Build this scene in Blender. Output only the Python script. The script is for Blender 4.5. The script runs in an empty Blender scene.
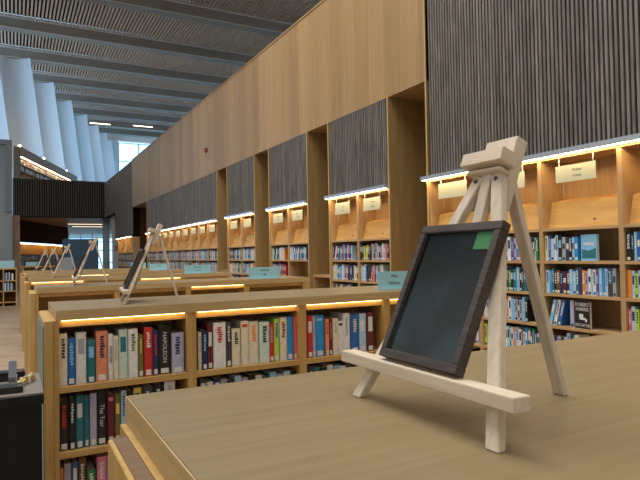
import bpy, bmesh, math, random
from mathutils import Vector, Matrix

# ------------------------------------------------------------------ camera
F = 570.0
CAM = Vector((0, 0, 1.40))
def camera():
    v1 = Vector((13 - 320, -(259 - 240), F)).normalized()          # world +Y seen by the camera (x right, y up, z forward)
    hd = Vector((1, 0.0173, 0))
    zz = v1.cross(hd).normalized()
    if zz.y < 0: zz = -zz
    xx = v1.cross(zz).normalized()
    if xx.x < 0: xx = -xx
    R = Matrix((xx, v1, zz))                                         # world = R @ cam
    right = R @ Vector((1, 0, 0)); up = R @ Vector((0, 1, 0)); back = -(R @ Vector((0, 0, 1)))
    cd = bpy.data.cameras.new('camera'); co = bpy.data.objects.new('camera', cd)
    bpy.context.scene.collection.objects.link(co)
    m = Matrix((right, up, back)).transposed().to_4x4(); m.translation = CAM
    co.matrix_world = m
    cd.sensor_width = 36; cd.lens = F / 640 * 36; cd.clip_start = 0.02; cd.clip_end = 300
    bpy.context.scene.camera = co
    return R
RC = camera()
def proj(p):
    c = RC.transposed() @ (Vector(p) - CAM)
    return (320 + F * c.x / c.z, 240 - F * c.y / c.z, c.z)

# ------------------------------------------------------------------ world, exposure
sc = bpy.context.scene
w = bpy.data.worlds.new('world'); sc.world = w; w.use_nodes = True
bg = w.node_tree.nodes['Background']
bg.inputs[0].default_value = (0.42, 0.70, 1.0, 1); bg.inputs[1].default_value = 2.2
sc.view_settings.view_transform = 'Standard'; sc.view_settings.look = 'None'
sc.view_settings.gamma = 1; sc.view_settings.use_curve_mapping = False
sc.view_settings.exposure = 0.6
LED = 6.0          # strength of the warm shelf lighting
# added neutral fill light below the closed near ceiling, not a roof opening
ld = bpy.data.lights.new('fill_light', 'AREA'); ld.shape = 'RECTANGLE'; ld.size = 7; ld.size_y = 16; ld.energy = 1100; ld.color = (1.0, 0.97, 0.92)
lo = bpy.data.objects.new('fill_light', ld); sc.collection.objects.link(lo); lo.location = (-0.5, 5.0, 12.2); lo.rotation_euler = (0, math.radians(-8), 0)

# ------------------------------------------------------------------ materials
def mat(name, col, rough=0.5, metal=0.0, emit=None, es=0, spec=None):
    m = bpy.data.materials.new(name); m.use_nodes = True
    b = m.node_tree.nodes['Principled BSDF']
    b.inputs['Base Color'].default_value = (*col, 1); b.inputs['Roughness'].default_value = rough
    b.inputs['Metallic'].default_value = metal
    if spec is not None: b.inputs['Specular IOR Level'].default_value = spec
    if emit: b.inputs['Emission Color'].default_value = (*emit, 1); b.inputs['Emission Strength'].default_value = es
    return m
def noisy(name, c1, c2, scale=(1, 1, 1), nscale=8, rough=0.5, detail=4, bump=0.0, world=False, metal=0, lo=0.3, hi=0.7, spec=None):
    m = mat(name, c1, rough, metal, spec=spec); nt = m.node_tree; N = nt.nodes; L = nt.links; b = N['Principled BSDF']
    if world: tc = N.new('ShaderNodeNewGeometry').outputs['Position']
    else: tc = N.new('ShaderNodeTexCoord').outputs['Object']
    mp = N.new('ShaderNodeMapping'); mp.inputs['Scale'].default_value = scale; L.new(tc, mp.inputs[0])
    nz = N.new('ShaderNodeTexNoise'); nz.inputs['Scale'].default_value = nscale; nz.inputs['Detail'].default_value = detail; L.new(mp.outputs[0], nz.inputs['Vector'])
    rp = N.new('ShaderNodeValToRGB'); rp.color_ramp.elements[0].color = (*c1, 1); rp.color_ramp.elements[1].color = (*c2, 1)
    rp.color_ramp.elements[0].position = lo; rp.color_ramp.elements[1].position = hi
    L.new(nz.outputs[0], rp.inputs[0]); L.new(rp.outputs[0], b.inputs['Base Color'])
    if bump:
        bp = N.new('ShaderNodeBump'); bp.inputs['Strength'].default_value = bump; bp.inputs['Distance'].default_value = 0.002
        L.new(nz.outputs[0], bp.inputs['Height']); L.new(bp.outputs[0], b.inputs['Normal'])
    return m
def banded(name, cols, axis, pitch, grain, rough=0.55, gscale=6, gmix=0.25, offset=0.0):
    """colour that changes from board to board along one world axis, with fine grain"""
    m = mat(name, cols[0], rough); nt = m.node_tree; N = nt.nodes; L = nt.links; b = N['Principled BSDF']
    g = N.new('ShaderNodeNewGeometry'); sp = N.new('ShaderNodeSeparateXYZ'); L.new(g.outputs['Position'], sp.inputs[0])
    ad = N.new('ShaderNodeMath'); ad.operation = 'ADD'; ad.inputs[1].default_value = offset; L.new(sp.outputs[axis], ad.inputs[0])
    dv = N.new('ShaderNodeMath'); dv.operation = 'DIVIDE'; dv.inputs[1].default_value = pitch; L.new(ad.outputs[0], dv.inputs[0])
    fl = N.new('ShaderNodeMath'); fl.operation = 'FLOOR'; L.new(dv.outputs[0], fl.inputs[0])
    wn = N.new('ShaderNodeTexWhiteNoise'); wn.noise_dimensions = '1D'; L.new(fl.outputs[0], wn.inputs['W'])
    rp = N.new('ShaderNodeValToRGB'); e = rp.color_ramp.elements
    e[0].color = (*cols[0], 1); e[1].color = (*cols[-1], 1)
    for i, c in enumerate(cols[1:-1]):
        x = e.new((i + 1) / (len(cols) - 1)); x.color = (*c, 1)
    L.new(wn.outputs['Value'], rp.inputs[0])
    mp = N.new('ShaderNodeMapping'); mp.inputs['Scale'].default_value = grain; L.new(g.outputs['Position'], mp.inputs[0])
    nz = N.new('ShaderNodeTexNoise'); nz.inputs['Scale'].default_value = gscale; nz.inputs['Detail'].default_value = 5; L.new(mp.outputs[0], nz.inputs['Vector'])
    mr = N.new('ShaderNodeMapRange'); mr.inputs[1].default_value = 0.3; mr.inputs[2].default_value = 0.7
    mr.inputs[3].default_value = 1 - gmix; mr.inputs[4].default_value = 1 + gmix; L.new(nz.outputs[0], mr.inputs[0])
    mx = N.new('ShaderNodeVectorMath'); mx.operation = 'SCALE'; L.new(rp.outputs[0], mx.inputs[0]); L.new(mr.outputs[0], mx.inputs['Scale'])
    L.new(mx.outputs[0], b.inputs['Base Color'])
    return m
M = {}
M['oak_top'] = noisy('oak_worktop', (0.225, 0.165, 0.085), (0.29, 0.215, 0.115), (0.5, 14, 14), 3.5, 0.42, 6, 0.10, spec=0.4)
M['oak_edge'] = noisy('oak_edge', (0.46, 0.31, 0.13), (0.58, 0.41, 0.19), (1, 1, 30), 4, 0.5)
M['oak_v'] = noisy('oak_upright', (0.47, 0.28, 0.085), (0.60, 0.38, 0.13), (12, 12, 0.8), 4, 0.5)
M['oak_h'] = noisy('oak_shelf', (0.48, 0.29, 0.09), (0.60, 0.38, 0.135), (0.8, 12, 12), 4, 0.5)
M['oak_hy'] = noisy('oak_shelf_long', (0.43, 0.27, 0.12), (0.55, 0.36, 0.17), (12, 0.8, 12), 4, 0.5)
M['oak_wall_v'] = noisy('oak_wall_upright', (0.40, 0.25, 0.11), (0.50, 0.33, 0.16), (12, 12, 0.8), 3, 0.5)
M['oak_panel'] = noisy('oak_display_board', (0.58, 0.32, 0.09), (0.72, 0.44, 0.14), (8, 1.0, 10), 2.5, 0.45)
M['recess'] = noisy('oak_recess', (0.27, 0.165, 0.06), (0.35, 0.225, 0.09), (5, 5, 0.5), 3, 0.5, world=True)
M['brown_oak'] = noisy('brown_oak', (0.15, 0.085, 0.04), (0.21, 0.125, 0.065), (2, 14, 14), 4, 0.5)
M['beech'] = noisy('beech', (0.62, 0.51, 0.38), (0.76, 0.66, 0.53), (12, 12, 1), 8, 0.55)
M['beech_h'] = noisy('beech_long', (0.64, 0.52, 0.38), (0.78, 0.67, 0.53), (12, 1, 12), 8, 0.55)
M['veneer'] = banded('oak_veneer', [(0.37, 0.225, 0.100), (0.46, 0.295, 0.135), (0.33, 0.20, 0.09), (0.42, 0.27, 0.122), (0.39, 0.24, 0.105)], 'Y', 0.36, (3, 9, 0.25), 0.5, 4, 0.12)
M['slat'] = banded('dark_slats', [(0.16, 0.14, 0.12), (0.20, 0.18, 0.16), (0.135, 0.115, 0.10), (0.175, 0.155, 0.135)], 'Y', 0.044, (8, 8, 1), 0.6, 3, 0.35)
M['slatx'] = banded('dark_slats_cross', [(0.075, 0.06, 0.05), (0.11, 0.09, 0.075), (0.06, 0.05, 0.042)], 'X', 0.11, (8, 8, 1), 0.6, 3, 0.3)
M['slat_back'] = mat('slat_backing', (0.006, 0.005, 0.005), 0.95, spec=0.1)
M['ceil_slat'] = noisy('ceiling_batten', (0.56, 0.40, 0.30), (0.76, 0.58, 0.45), (3, 0.4, 1), 3, 0.7, world=True)
M['ceil_back'] = mat('ceiling_backing', (0.035, 0.03, 0.027), 0.9)
M['beam'] = noisy('concrete_beam', (0.30, 0.26, 0.22), (0.38, 0.34, 0.29), (0.3, 1, 1), 1.2, 0.8, world=True)
M['beam_edge'] = mat('pale_beam_edge', (0.75, 0.72, 0.70), 0.6)
M['concrete'] = noisy('grey_concrete', (0.44, 0.50, 0.55), (0.54, 0.60, 0.65), (1, 1, 1), 0.8, 0.8, world=True)
M['fin'] = noisy('white_fin', (0.70, 0.74, 0.78), (0.78, 0.81, 0.84), (1, 1, 0.2), 0.5, 0.7, world=True)
M['floor'] = banded('oak_floor', [(0.36, 0.26, 0.17), (0.46, 0.34, 0.23), (0.40, 0.29, 0.19)], 'Y', 0.28, (1, 6, 1), 0.5, 3, 0.15)
M['alu'] = mat('aluminium', (0.50, 0.56, 0.64), 0.35, 0.6)
M['led'] = mat('warm_led', (1, 0.9, 0.7), 0.5, emit=(1.0, 0.72, 0.34), es=LED)
M['led_white'] = mat('wall_led', (1, 0.9, 0.75), 0.5, emit=(1.0, 0.70, 0.36), es=LED * 3.8)
M['lamp'] = mat('ceiling_lamp_glow', (1, 0.9, 0.7), 0.5, emit=(1.0, 0.80, 0.5), es=4)
M['soffit_lamp'] = mat('soffit_lamp_glow', (1, 0.9, 0.7), 0.5, emit=(1.0, 0.80, 0.55), es=1.3)
M['uplight'] = mat('uplight_glow', (1, 0.9, 0.7), 0.5, emit=(1.0, 0.72, 0.4), es=40)
M['cream'] = mat('cream_card', (0.50, 0.52, 0.38), 0.5)
M['blue_card'] = mat('pale_blue_card', (0.36, 0.68, 0.76), 0.45)
M['ink'] = mat('dark_lettering', (0.03, 0.04, 0.05), 0.6)
M['black'] = mat('black_plastic', (0.005, 0.006, 0.007), 0.6, spec=0.3)
M['black_gloss'] = mat('black_gloss', (0.01, 0.012, 0.014), 0.15)
M['tray'] = noisy('brushed_tray', (0.16, 0.14, 0.12), (0.26, 0.23, 0.20), (4, 30, 1), 5, 0.5, metal=0.0)
M['brass'] = noisy('brass', (0.75, 0.58, 0.25), (0.95, 0.85, 0.55), (30, 30, 30), 3, 0.3, metal=0.8)
M['chrome'] = mat('chrome', (0.75, 0.78, 0.82), 0.2, 0.9)
M['frame'] = noisy('charcoal_stained_wood', (0.030, 0.021, 0.017), (0.085, 0.064, 0.054), (3, 3, 60), 5, 0.5, bump=0.3)
M['navy'] = noisy('navy_felt', (0.045, 0.10, 0.17), (0.065, 0.13, 0.20), (1, 1, 1), 3, 0.8)
M['grey_board'] = mat('pale_grey_board', (0.33, 0.38, 0.43), 0.6)
M['white'] = mat('white_paint', (0.75, 0.76, 0.78), 0.5)
M['red'] = mat('red_plastic', (0.20, 0.012, 0.01), 0.4)
M['pink'] = mat('pink_sign', (0.8, 0.3, 0.3), 0.5)
M['pages'] = noisy('book_pages', (0.62, 0.56, 0.44), (0.74, 0.69, 0.58), (60, 60, 1), 4, 0.8)
M['sticker'] = mat('white_spine_label', (0.75, 0.76, 0.74), 0.5)
M['soffit'] = noisy('oak_soffit', (0.40, 0.27, 0.17), (0.5, 0.35, 0.22), (1, 1, 1), 2, 0.5, world=True)
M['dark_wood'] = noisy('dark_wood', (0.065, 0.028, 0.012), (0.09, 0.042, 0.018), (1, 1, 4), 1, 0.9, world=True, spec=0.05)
M['end_daylight'] = noisy('sea_green_daylight', (0.07, 0.16, 0.13), (0.24, 0.34, 0.31), (1, 3, 2), 6, 0.5)  # daylight tint of the second island's end, put into the colour
# the picture glass: dark print behind gloss, with a green patch at its top corner
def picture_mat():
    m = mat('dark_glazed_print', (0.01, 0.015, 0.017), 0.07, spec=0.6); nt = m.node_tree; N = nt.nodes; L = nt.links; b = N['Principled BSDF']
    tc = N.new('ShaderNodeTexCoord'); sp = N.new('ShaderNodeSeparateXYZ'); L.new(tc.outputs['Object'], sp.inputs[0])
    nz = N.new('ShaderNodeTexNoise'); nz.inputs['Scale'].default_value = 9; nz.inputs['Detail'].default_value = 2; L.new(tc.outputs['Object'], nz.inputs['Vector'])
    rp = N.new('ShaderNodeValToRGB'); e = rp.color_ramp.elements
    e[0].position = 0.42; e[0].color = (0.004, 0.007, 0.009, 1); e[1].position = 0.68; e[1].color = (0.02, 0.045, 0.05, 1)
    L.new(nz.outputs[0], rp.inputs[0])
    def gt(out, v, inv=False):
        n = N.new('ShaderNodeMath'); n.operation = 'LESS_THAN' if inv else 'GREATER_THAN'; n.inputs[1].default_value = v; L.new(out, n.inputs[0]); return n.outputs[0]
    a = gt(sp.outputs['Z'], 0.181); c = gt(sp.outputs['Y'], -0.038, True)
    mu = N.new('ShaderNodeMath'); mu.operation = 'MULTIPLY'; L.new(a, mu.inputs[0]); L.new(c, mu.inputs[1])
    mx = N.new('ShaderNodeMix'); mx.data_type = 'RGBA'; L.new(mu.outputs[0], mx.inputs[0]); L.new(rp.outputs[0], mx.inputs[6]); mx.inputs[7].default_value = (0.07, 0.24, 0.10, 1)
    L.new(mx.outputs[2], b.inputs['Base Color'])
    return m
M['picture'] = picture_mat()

# ------------------------------------------------------------------ helpers
COL = sc.collection
def V(*a): return Vector(a)
class MB:
    def __init__(s): s.v = []; s.f = []; s.mi = []
    def box(s, x0, x1, y0, y1, z0, z1, mi=0, mx=None):
        p = [V(x, y, z) for x in (x0, x1) for y in (y0, y1) for z in (z0, z1)]
        if mx: p = [mx @ q for q in p]
        b = len(s.v); s.v += p
        for f in ((0, 1, 3, 2), (4, 6, 7, 5), (0, 4, 5, 1), (2, 3, 7, 6), (0, 2, 6, 4), (1, 5, 7, 3)):
            s.f.append([b + i for i in f]); s.mi.append(mi)
        return s
    def bar(s, a, b, wid, th, wdir, mi=0):
        """bar from a to b, wid along wdir, th along the third direction"""
        a = Vector(a); b = Vector(b); d = (b - a).normalized(); wv = Vector(wdir); wv = (wv - d * wv.dot(d)).normalized(); t = d.cross(wv)
        p = [q + wv * (i * wid / 2) + t * (j * th / 2) for q in (a, b) for i in (-1, 1) for j in (-1, 1)]
        k = len(s.v); s.v += p
        for f in ((0, 1, 3, 2), (4, 6, 7, 5), (0, 4, 5, 1), (2, 3, 7, 6), (0, 2, 6, 4), (1, 5, 7, 3)):
            s.f.append([k + i for i in f]); s.mi.append(mi)
        return s
    def cyl(s, a, b, r, n=16, mi=0, r2=None):
        a = Vector(a); b = Vector(b); d = (b - a).normalized(); u = d.orthogonal().normalized(); w_ = d.cross(u); r2 = r if r2 is None else r2
        k = len(s.v)
        for q, rr in ((a, r), (b, r2)):
            for i in range(n):
                t = 2 * math.pi * i / n; s.v.append(q + u * (rr * math.cos(t)) + w_ * (rr * math.sin(t)))
        for i in range(n): s.f.append([k + i, k + (i + 1) % n, k + n + (i + 1) % n, k + n + i]); s.mi.append(mi)
        s.f.append([k + i for i in range(n)][::-1]); s.mi.append(mi); s.f.append([k + n + i for i in range(n)]); s.mi.append(mi)
        return s
    def prism(s, pts, d, mi=0):
        """polygon pts extruded by vector d"""
        k = len(s.v); n = len(pts); d = Vector(d); s.v += [Vector(p) for p in pts] + [Vector(p) + d for p in pts]
        for i in range(n): s.f.append([k + i, k + (i + 1) % n, k + n + (i + 1) % n, k + n + i]); s.mi.append(mi)
        s.f.append([k + i for i in range(n)][::-1]); s.mi.append(mi); s.f.append([k + n + i for i in range(n)]); s.mi.append(mi)
        return s
    def mesh(s, name, mats, bevel=0.0):
        me = bpy.data.meshes.new(name); me.from_pydata(s.v, [], s.f)
        for m in (mats if isinstance(mats, (list, tuple)) else [mats]): me.materials.append(M[m] if isinstance(m, str) else m)
        me.polygons.foreach_set('material_index', s.mi)
        bm = bmesh.new(); bm.from_mesh(me); bmesh.ops.recalc_face_normals(bm, faces=bm.faces)
        if bevel: bmesh.ops.bevel(bm, geom=list(bm.edges), offset=bevel, segments=2, affect='EDGES', clamp_overlap=True)
        bm.to_mesh(me); bm.free(); me.update()
        return me
    def obj(s, name, mats, parent=None, loc=None, bevel=0.0):
        return link(name, s.mesh(name, mats, bevel), parent, loc)
def link(name, me, parent=None, loc=None):
    o = bpy.data.objects.new(name, me); COL.objects.link(o)
    if parent: o.parent = parent
    if loc is not None: o.location = loc
    return o
def tag(o, label=None, cat=None, group=None, kind=None):
    if label: o['label'] = label
    if cat: o['category'] = cat
    if group: o['group'] = group
    if kind: o['kind'] = kind
    return o
def thing(name, label, cat, loc=(0, 0, 0), rz=0, group=None):
    o = link(name, None, None, loc); o.rotation_euler = (0, 0, rz); return tag(o, label, cat, group)
def struct(name, mb, mats, loc=None): return tag(mb.obj(name, mats, None, loc), kind='structure')
def copy_tree(o, parent=None):
    c = o.copy(); COL.objects.link(c); c.parent = parent
    for ch in list(o.children): copy_tree(ch, c)
    return c
_tx = {}
def text_mesh(s, size, align='CENTER', extrude=0.0004, m='ink'):
    key = (s, size, align, m)
    if key in _tx: return _tx[key]
    cu = bpy.data.curves.new('lettering', 'FONT'); cu.body = s; cu.size = size; cu.align_x = align; cu.align_y = 'CENTER'; cu.extrude = extrude; cu.resolution_u = 2
    t = bpy.data.objects.new('tmp', cu); COL.objects.link(t)
    dg = bpy.context.evaluated_depsgraph_get()
    me = bpy.data.meshes.new_from_object(t.evaluated_get(dg)); me.name = 'lettering'
    me.materials.clear(); me.materials.append(M[m])
    bpy.data.objects.remove(t); bpy.data.curves.remove(cu); _tx[key] = me
    return me
FACE_S = (math.radians(90), 0, 0)                    # text seen from -Y
FACE_W = (math.radians(90), 0, math.radians(-90))    # text seen from -X
SPINE_S = (math.radians(90), math.radians(90), 0)    # text running down a spine seen from -Y

# ------------------------------------------------------------------ setting
W = 4.3
TOPZ = 5.35
fl = MB().box(-9, 17, -6, 68, -0.05, 0); struct('floor', fl, 'floor')

NEAR0 = 1.3
BAYS = [(NEAR0, 5.26), (6.06, 7.63), (8.37, 9.96), (10.72, 12.36), (13.12, 21.2)]
# oak clad upper wall, with the recess heads cut under it
u = MB()
u.box(W, W + 0.9, 5.26, 24.1, 3.42, TOPZ)
u.box(W - 0.012, W + 0.9, 5.26, 24.1, TOPZ, TOPZ + 0.03)
struct('wall_right', u, 'veneer')
# recess linings
for i, (a, b) in enumerate([(5.26, 6.06), (7.63, 8.37), (9.96, 10.72), (12.36, 13.12), (21.2, 24.1)]):
    r = MB(); r.box(W + 0.80, W + 0.85, a, b, 0, 3.42)
    struct('wall_recess', r, 'recess')
# slatted dark panels above the bookcases
def slats(y0, y1, z0, z1, matn='slat', pitch=0.044, name='wall_slatted'):
    s = MB(); s.box(W + 0.026, W + 0.30, y0, y1, z0, z1, 1)
    n0 = math.ceil(y0 / pitch); rnd = random.Random(int(y0 * 10)); k = n0
    while (k + 1) * pitch <= y1 + 1e-6:
        yy = k * pitch + 0.006; hx = rnd.choice([0, 0.001, 0.002])
        s.box(W + hx, W + 0.026, yy, yy + 0.024, z0, z1, 0); k += 1
    return struct(name, s, [matn, 'slat_back'])
slats(NEAR0, 5.26, 2.275, 5.9)
for a, b in BAYS[1:]: slats(a, b, 2.275, 3.42)
slats(24.1, 28.6, 2.32, TOPZ); slats(28.6, 32.2, 3.52, TOPZ)
# bay side panels (the pale edged uprights beside the recesses)
t = 0
for (a, b) in BAYS:
    top = 5.9 if a == NEAR0 else 3.42
    for y in ((b,) if a == NEAR0 else (a, b)):
        s = MB()
        if y == a: s.box(W - 0.01, W + 0.80, y - 0.022, y, 0, top)
        else: s.box(W - 0.01, W + 0.80, y, y + 0.022, 0, top)
        tag(s.obj('trim_%d' % t, 'recess'), kind='structure'); t += 1
        e = MB(); 
        if y == a: e.box(W - 0.016, W - 0.0101, y - 0.022, y, 0, top)
        else: e.box(W - 0.016, W - 0.0101, y, y + 0.022, 0, top)
        tag(e.obj('trim_%d' % t, 'oak_edge'), kind='structure'); t += 1
# wall behind the bookcases
wb = MB(); wb.box(W + 0.86, W + 0.95, NEAR0, 24.1, 0, 3.41); wb.box(W + 0.4, W + 0.5, 24.1, 32.2, 0, TOPZ); wb.box(W+0.3, W + 0.95, 24.101, 24.2, 0, TOPZ); struct('wall_back', wb, 'dark_wood')

# roof: battens between deep concrete beams
RS = 1.2
BE = [RS * q for q in (19.9, 24.4, 29.1, 33.3, 37.2, 40.9, 44.4, 47.6, 50.3)]
ZR = 1.4 + 10.3 * RS
for i, y in enumerate(BE):
    b = MB(); b.box(-9, 17, y - 0.6, y, ZR, ZR + 0.74, 0); b.box(-9, 17, y - 0.64, y - 0.6, ZR + 0.55, ZR + 0.63, 1); b.box(-9, 17, y - 0.62, y - 0.6, ZR, ZR + 0.04, 1)
    tag(b.obj('roof_beam', ['beam', 'beam_edge']), kind='structure')
    y2 = BE[i + 1] - 0.64 if i + 1 < len(BE) else 67
    s = MB(); s.box(-9, 17, y, y2, ZR + 0.74, ZR + 0.80, 1)
    x = -4.0
    while x < 15:
        s.box(x, x + 0.085, y, y2, ZR + 0.60, ZR + 0.74, 0); x += 0.18
    tag(s.obj('ceiling', ['ceil_slat', 'ceil_back']), kind='structure')
rb = MB(); rb.box(-9, 17, -6, BE[0] - 0.6, ZR + 0.6, ZR + 0.68); tag(rb.obj('ceiling', 'fin'), kind='structure')
# the hall's unseen left wall and the wall behind the photographer
hw_ = MB(); hw_.box(-7.2, -7.0, -6, 31.0, 0, ZR + 0.6); struct('wall_left', hw_, 'fin')
hw_ = MB(); hw_.box(-7.0, 17, -6.2, -6.0, 0, ZR + 0.6); struct('wall_behind', hw_, 'fin')
hw_ = MB(); hw_.box(16.8, 17, -6, 66, 0, ZR + 0.6); struct('wall_far_right', hw_, 'fin')
hw_ = MB(); hw_.box(W, W + 0.95, -6, NEAR0, 0, 5.9); struct('wall_right', hw_, 'veneer')
hw_ = MB(); hw_.box(W + 0.95, 16.8, -6, 24.1, 5.2, 5.3); tag(hw_.obj('ceiling', 'fin'), kind='structure')

# tall white light-scoop fins on the left
FX = [(RS * a, RS * b - 0.55) for a, b in ((-1.9, 26.6), (-0.70, 30.0), (0.82, 33.0), (2.12, 36.9), (3.41, 40.7), (4.71, 44.3), (5.89, 47.5), (6.88, 50.1), (7.7, 53.3))]
for i, (fx, fy) in enumerate(FX):
    s = MB(); n = 28; nz = 8; zb = 3.7 if i > 1 else 6.9
    def P(a, z, off):
        q = a * 3.4; xin = fx + 0.118 * (ZR - z)
        return V(xin - q, fy + 0.62 * math.sin(min(q / 1.75, 1.0) * math.pi) + off, z)
    rows = []
    for off in (0, 0.09):
        for kz in range(nz + 1):
            z = ZR - (ZR - zb) * kz / nz
            for ka in range(n + 1): s.v.append(P(ka / n, z, off))
    st = (n + 1); half = st * (nz + 1)
    for h in (0, half):
        for kz in range(nz):
            for ka in range(n):
                a0 = h + kz * st + ka; s.f.append([a0, a0 + 1, a0 + 1 + st, a0 + st]); s.mi.append(0)
    for kz in range(nz):
        for ka in (0, n):
            a0 = kz * st + ka; s.f.append([a0, a0 + st, a0 + st + half, a0 + half]); s.mi.append(0)
    for kz in (0, nz):
        for ka in range(n):
            a0 = kz * st + ka; s.f.append([a0, a0 + 1, a0 + 1 + half, a0 + half]); s.mi.append(0)
    o = s.obj('wall_fin', 'fin'); tag(o, kind='structure')
    for p in o.data.polygons: p.use_smooth = True
    o.data.set_sharp_from_angle(angle=0.6)

# far end: glazing and white return wall under the last beam
e = MB(); e.box(4.0, 8.6 * RS, 55.0 * RS, 55.2 * RS, 3.6, ZR + .6); struct('wall_far', e, 'fin')
g = thing('window_1', None, None); g['kind'] = 'structure'
fr = MB()
GX = [8.6 * RS, 10.4 * RS, 12.6 * RS, 16.6]
for x in GX: fr.box(x, x + 0.1, 66.0, 66.18, 3.6, ZR + .4)
for z in (3.6, 8.9, 12.0, ZR + .3): fr.box(GX[0] + 0.1, 16.6, 66.01, 66.17, z, z + 0.09)
fr.obj('window_frame', 'alu', g)
def glass_mat():
    m = bpy.data.materials.new('window_glass'); m.use_nodes = True; nt = m.node_tree; b = nt.nodes['Principled BSDF']
    b.inputs['Base Color'].default_value = (0.72, 0.95, 1, 1); b.inputs['Roughness'].default_value = 0.02; b.inputs['Transmission Weight'].default_value = 1; b.inputs['IOR'].default_value = 1.02
    return m
M['glass'] = glass_mat()
MB().box(GX[0] + 0.1, 16.6, 66.08, 66.09, 3.69, ZR + .3).obj('pane', 'glass', g)

# gallery on the upper floor, its dark slatted parapet and soffit
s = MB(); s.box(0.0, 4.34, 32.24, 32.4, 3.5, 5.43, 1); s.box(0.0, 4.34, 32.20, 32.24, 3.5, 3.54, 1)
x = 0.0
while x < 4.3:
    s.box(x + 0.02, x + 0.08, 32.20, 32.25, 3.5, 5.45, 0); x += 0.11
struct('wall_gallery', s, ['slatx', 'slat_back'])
c = MB(); c.box(0.0, 16, 32.41, 65.5, 3.5, 3.6); tag(c.obj('ceiling_soffit', 'soffit'), kind='structure')
lw = MB(); A = V(0.30, 34.3, 0); D = V(0.323, 0.946, 0)
Bq = A + D * 9.6
lw.prism([A + V(0, 0, 2.32), Bq + V(0, 0, 2.32), Bq + V(0, 0, 3.5), A + V(0, 0, 3.5)], (-0.3, 0.1, 0)); struct('wall_left', lw, 'dark_wood')
pl = MB(); pl.box(-3.0, -0.02, 30.4, 31.6, 0, 6.93, 0); pl.box(-3.0, -0.02, 30.36, 30.40, 0, 3.6, 0); pl.box(-0.30, -0.02, 30.2, 30.4, 3.6, 6.98, 1); pl.box(-3.0, -0.30, 30.2, 30.4, 6.75, 6.98, 1)
struct('wall_concrete', pl, ['concrete', 'grey_board'])
jm = MB(); jm.box(-0.02, 0.30, 31.0, 34.2, 0, 3.5); tag(jm.obj('trim_30', 'soffit'), kind='structure')
cc = MB(); cc.cyl((4.52, 33.2, 0), (4.52, 33.2, 3.5), 0.185, 24); co_ = cc.obj('column', 'concrete'); tag(co_, 'round grey concrete column under the corner of the dark gallery', 'column')
for p in co_.data.polygons: p.use_smooth = len(p.vertices) == 4
# far windows under the gallery
g2 = thing('window_2', None, None); g2['kind'] = 'structure'
fr = MB()
for k in range(9): fr.box(3.3 + k * 0.95, 3.38 + k * 0.95, 54.0, 54.1, 0, 3.5)
for z in (0.9, 2.0, 2.75, 3.1): fr.box(3.3, 11, 53.98, 54.08, z, z + 0.08)
fr.obj('window_frame', 'white', g2)
MB().box(3.3, 11, 54.04, 54.05, 0, 3.45).obj('pane', 'glass', g2)

# ------------------------------------------------------------------ books
PAL = {'navy': (0.012, 0.03, 0.10), 'blue': (0.02, 0.13, 0.42), 'bright blue': (0.02, 0.27, 0.62), 'sky blue': (0.22, 0.50, 0.75), 'teal': (0.02, 0.16, 0.20),
       'pale blue': (0.42, 0.60, 0.75), 'white': (0.72, 0.73, 0.72), 'cream': (0.72, 0.66, 0.48), 'grey': (0.38, 0.40, 0.42), 'black': (0.012, 0.012, 0.014),
       'red': (0.52, 0.03, 0.03), 'maroon': (0.13, 0.015, 0.025), 'orange': (0.75, 0.25, 0.05), 'salmon': (0.74, 0.27, 0.14), 'yellow': (0.75, 0.58, 0.10),
       'lime': (0.45, 0.65, 0.08), 'green': (0.03, 0.22, 0.06), 'olive': (0.16, 0.15, 0.03), 'pink': (0.75, 0.22, 0.32), 'purple': (0.16, 0.06, 0.25),
       'mint': (0.55, 0.70, 0.62), 'charcoal': (0.05, 0.05, 0.06), 'brown': (0.16, 0.07, 0.03), 'lavender': (0.42, 0.42, 0.55), 'coral': (0.70, 0.11, 0.10)}
for k, c in list(PAL.items()):
    M['bk_' + k] = noisy('cover_' + k.replace(' ', '_'), c, tuple(min(1, q * 1.25 + 0.01) for q in c), (40, 40, 14), 2, 0.4)
def book_mesh(th, dp, h, cov, mark=None, seed=0):
    """spine faces local -Y, thickness along X; origin bottom centre of the spine"""
    m = MB(); c = 0.0025; x = th / 2
    m.box(-x, -x + c, 0.001, dp, 0, h, 0); m.box(x - c, x, 0.001, dp, 0, h, 0)
    m.prism([V(-x, 0.004, 0), V(-x * 0.7, 0.0004, 0), V(0, -0.0008, 0), V(x * 0.7, 0.0004, 0), V(x, 0.004, 0), V(x, 0.006, 0), V(-x, 0.006, 0)], (0, 0, h), 0)
    return m
def spine_marks(m, th, h, seed, mi_t, mi_s=None, dy=0.0):
    """lettering-like marks, a title block and a library sticker laid on the spine"""
    r = random.Random(seed); x = th / 2 * 0.62; st = r.random()
    if st < 0.55 and th > 0.012:
        z = h * 0.90; 
        while z > h * (0.42 + 0.2 * r.random()):
            l = 0.006 + 0.006 * r.random(); m.box(-x * (0.35 + 0.4 * r.random()), x * (0.35 + 0.5 * r.random()), -0.0016 + dy, -0.0002, z - l, z, mi_t); z -= l + 0.0035
    elif st < 0.85: m.box(-x, x, -0.0014 + dy, -0.0002, h * (0.5 + 0.1 * r.random()), h * (0.78 + 0.12 * r.random()), mi_t)
    else: m.box(-x * 1.1, x * 1.1, -0.0014 + dy, -0.0002, h * 0.86, h * 0.93, mi_t)
    if mi_s is not None: m.box(-x, x, -0.0018 + dy, -0.0001, 0.006, 0.006 + min(0.03, h * .13), mi_s)

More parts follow.
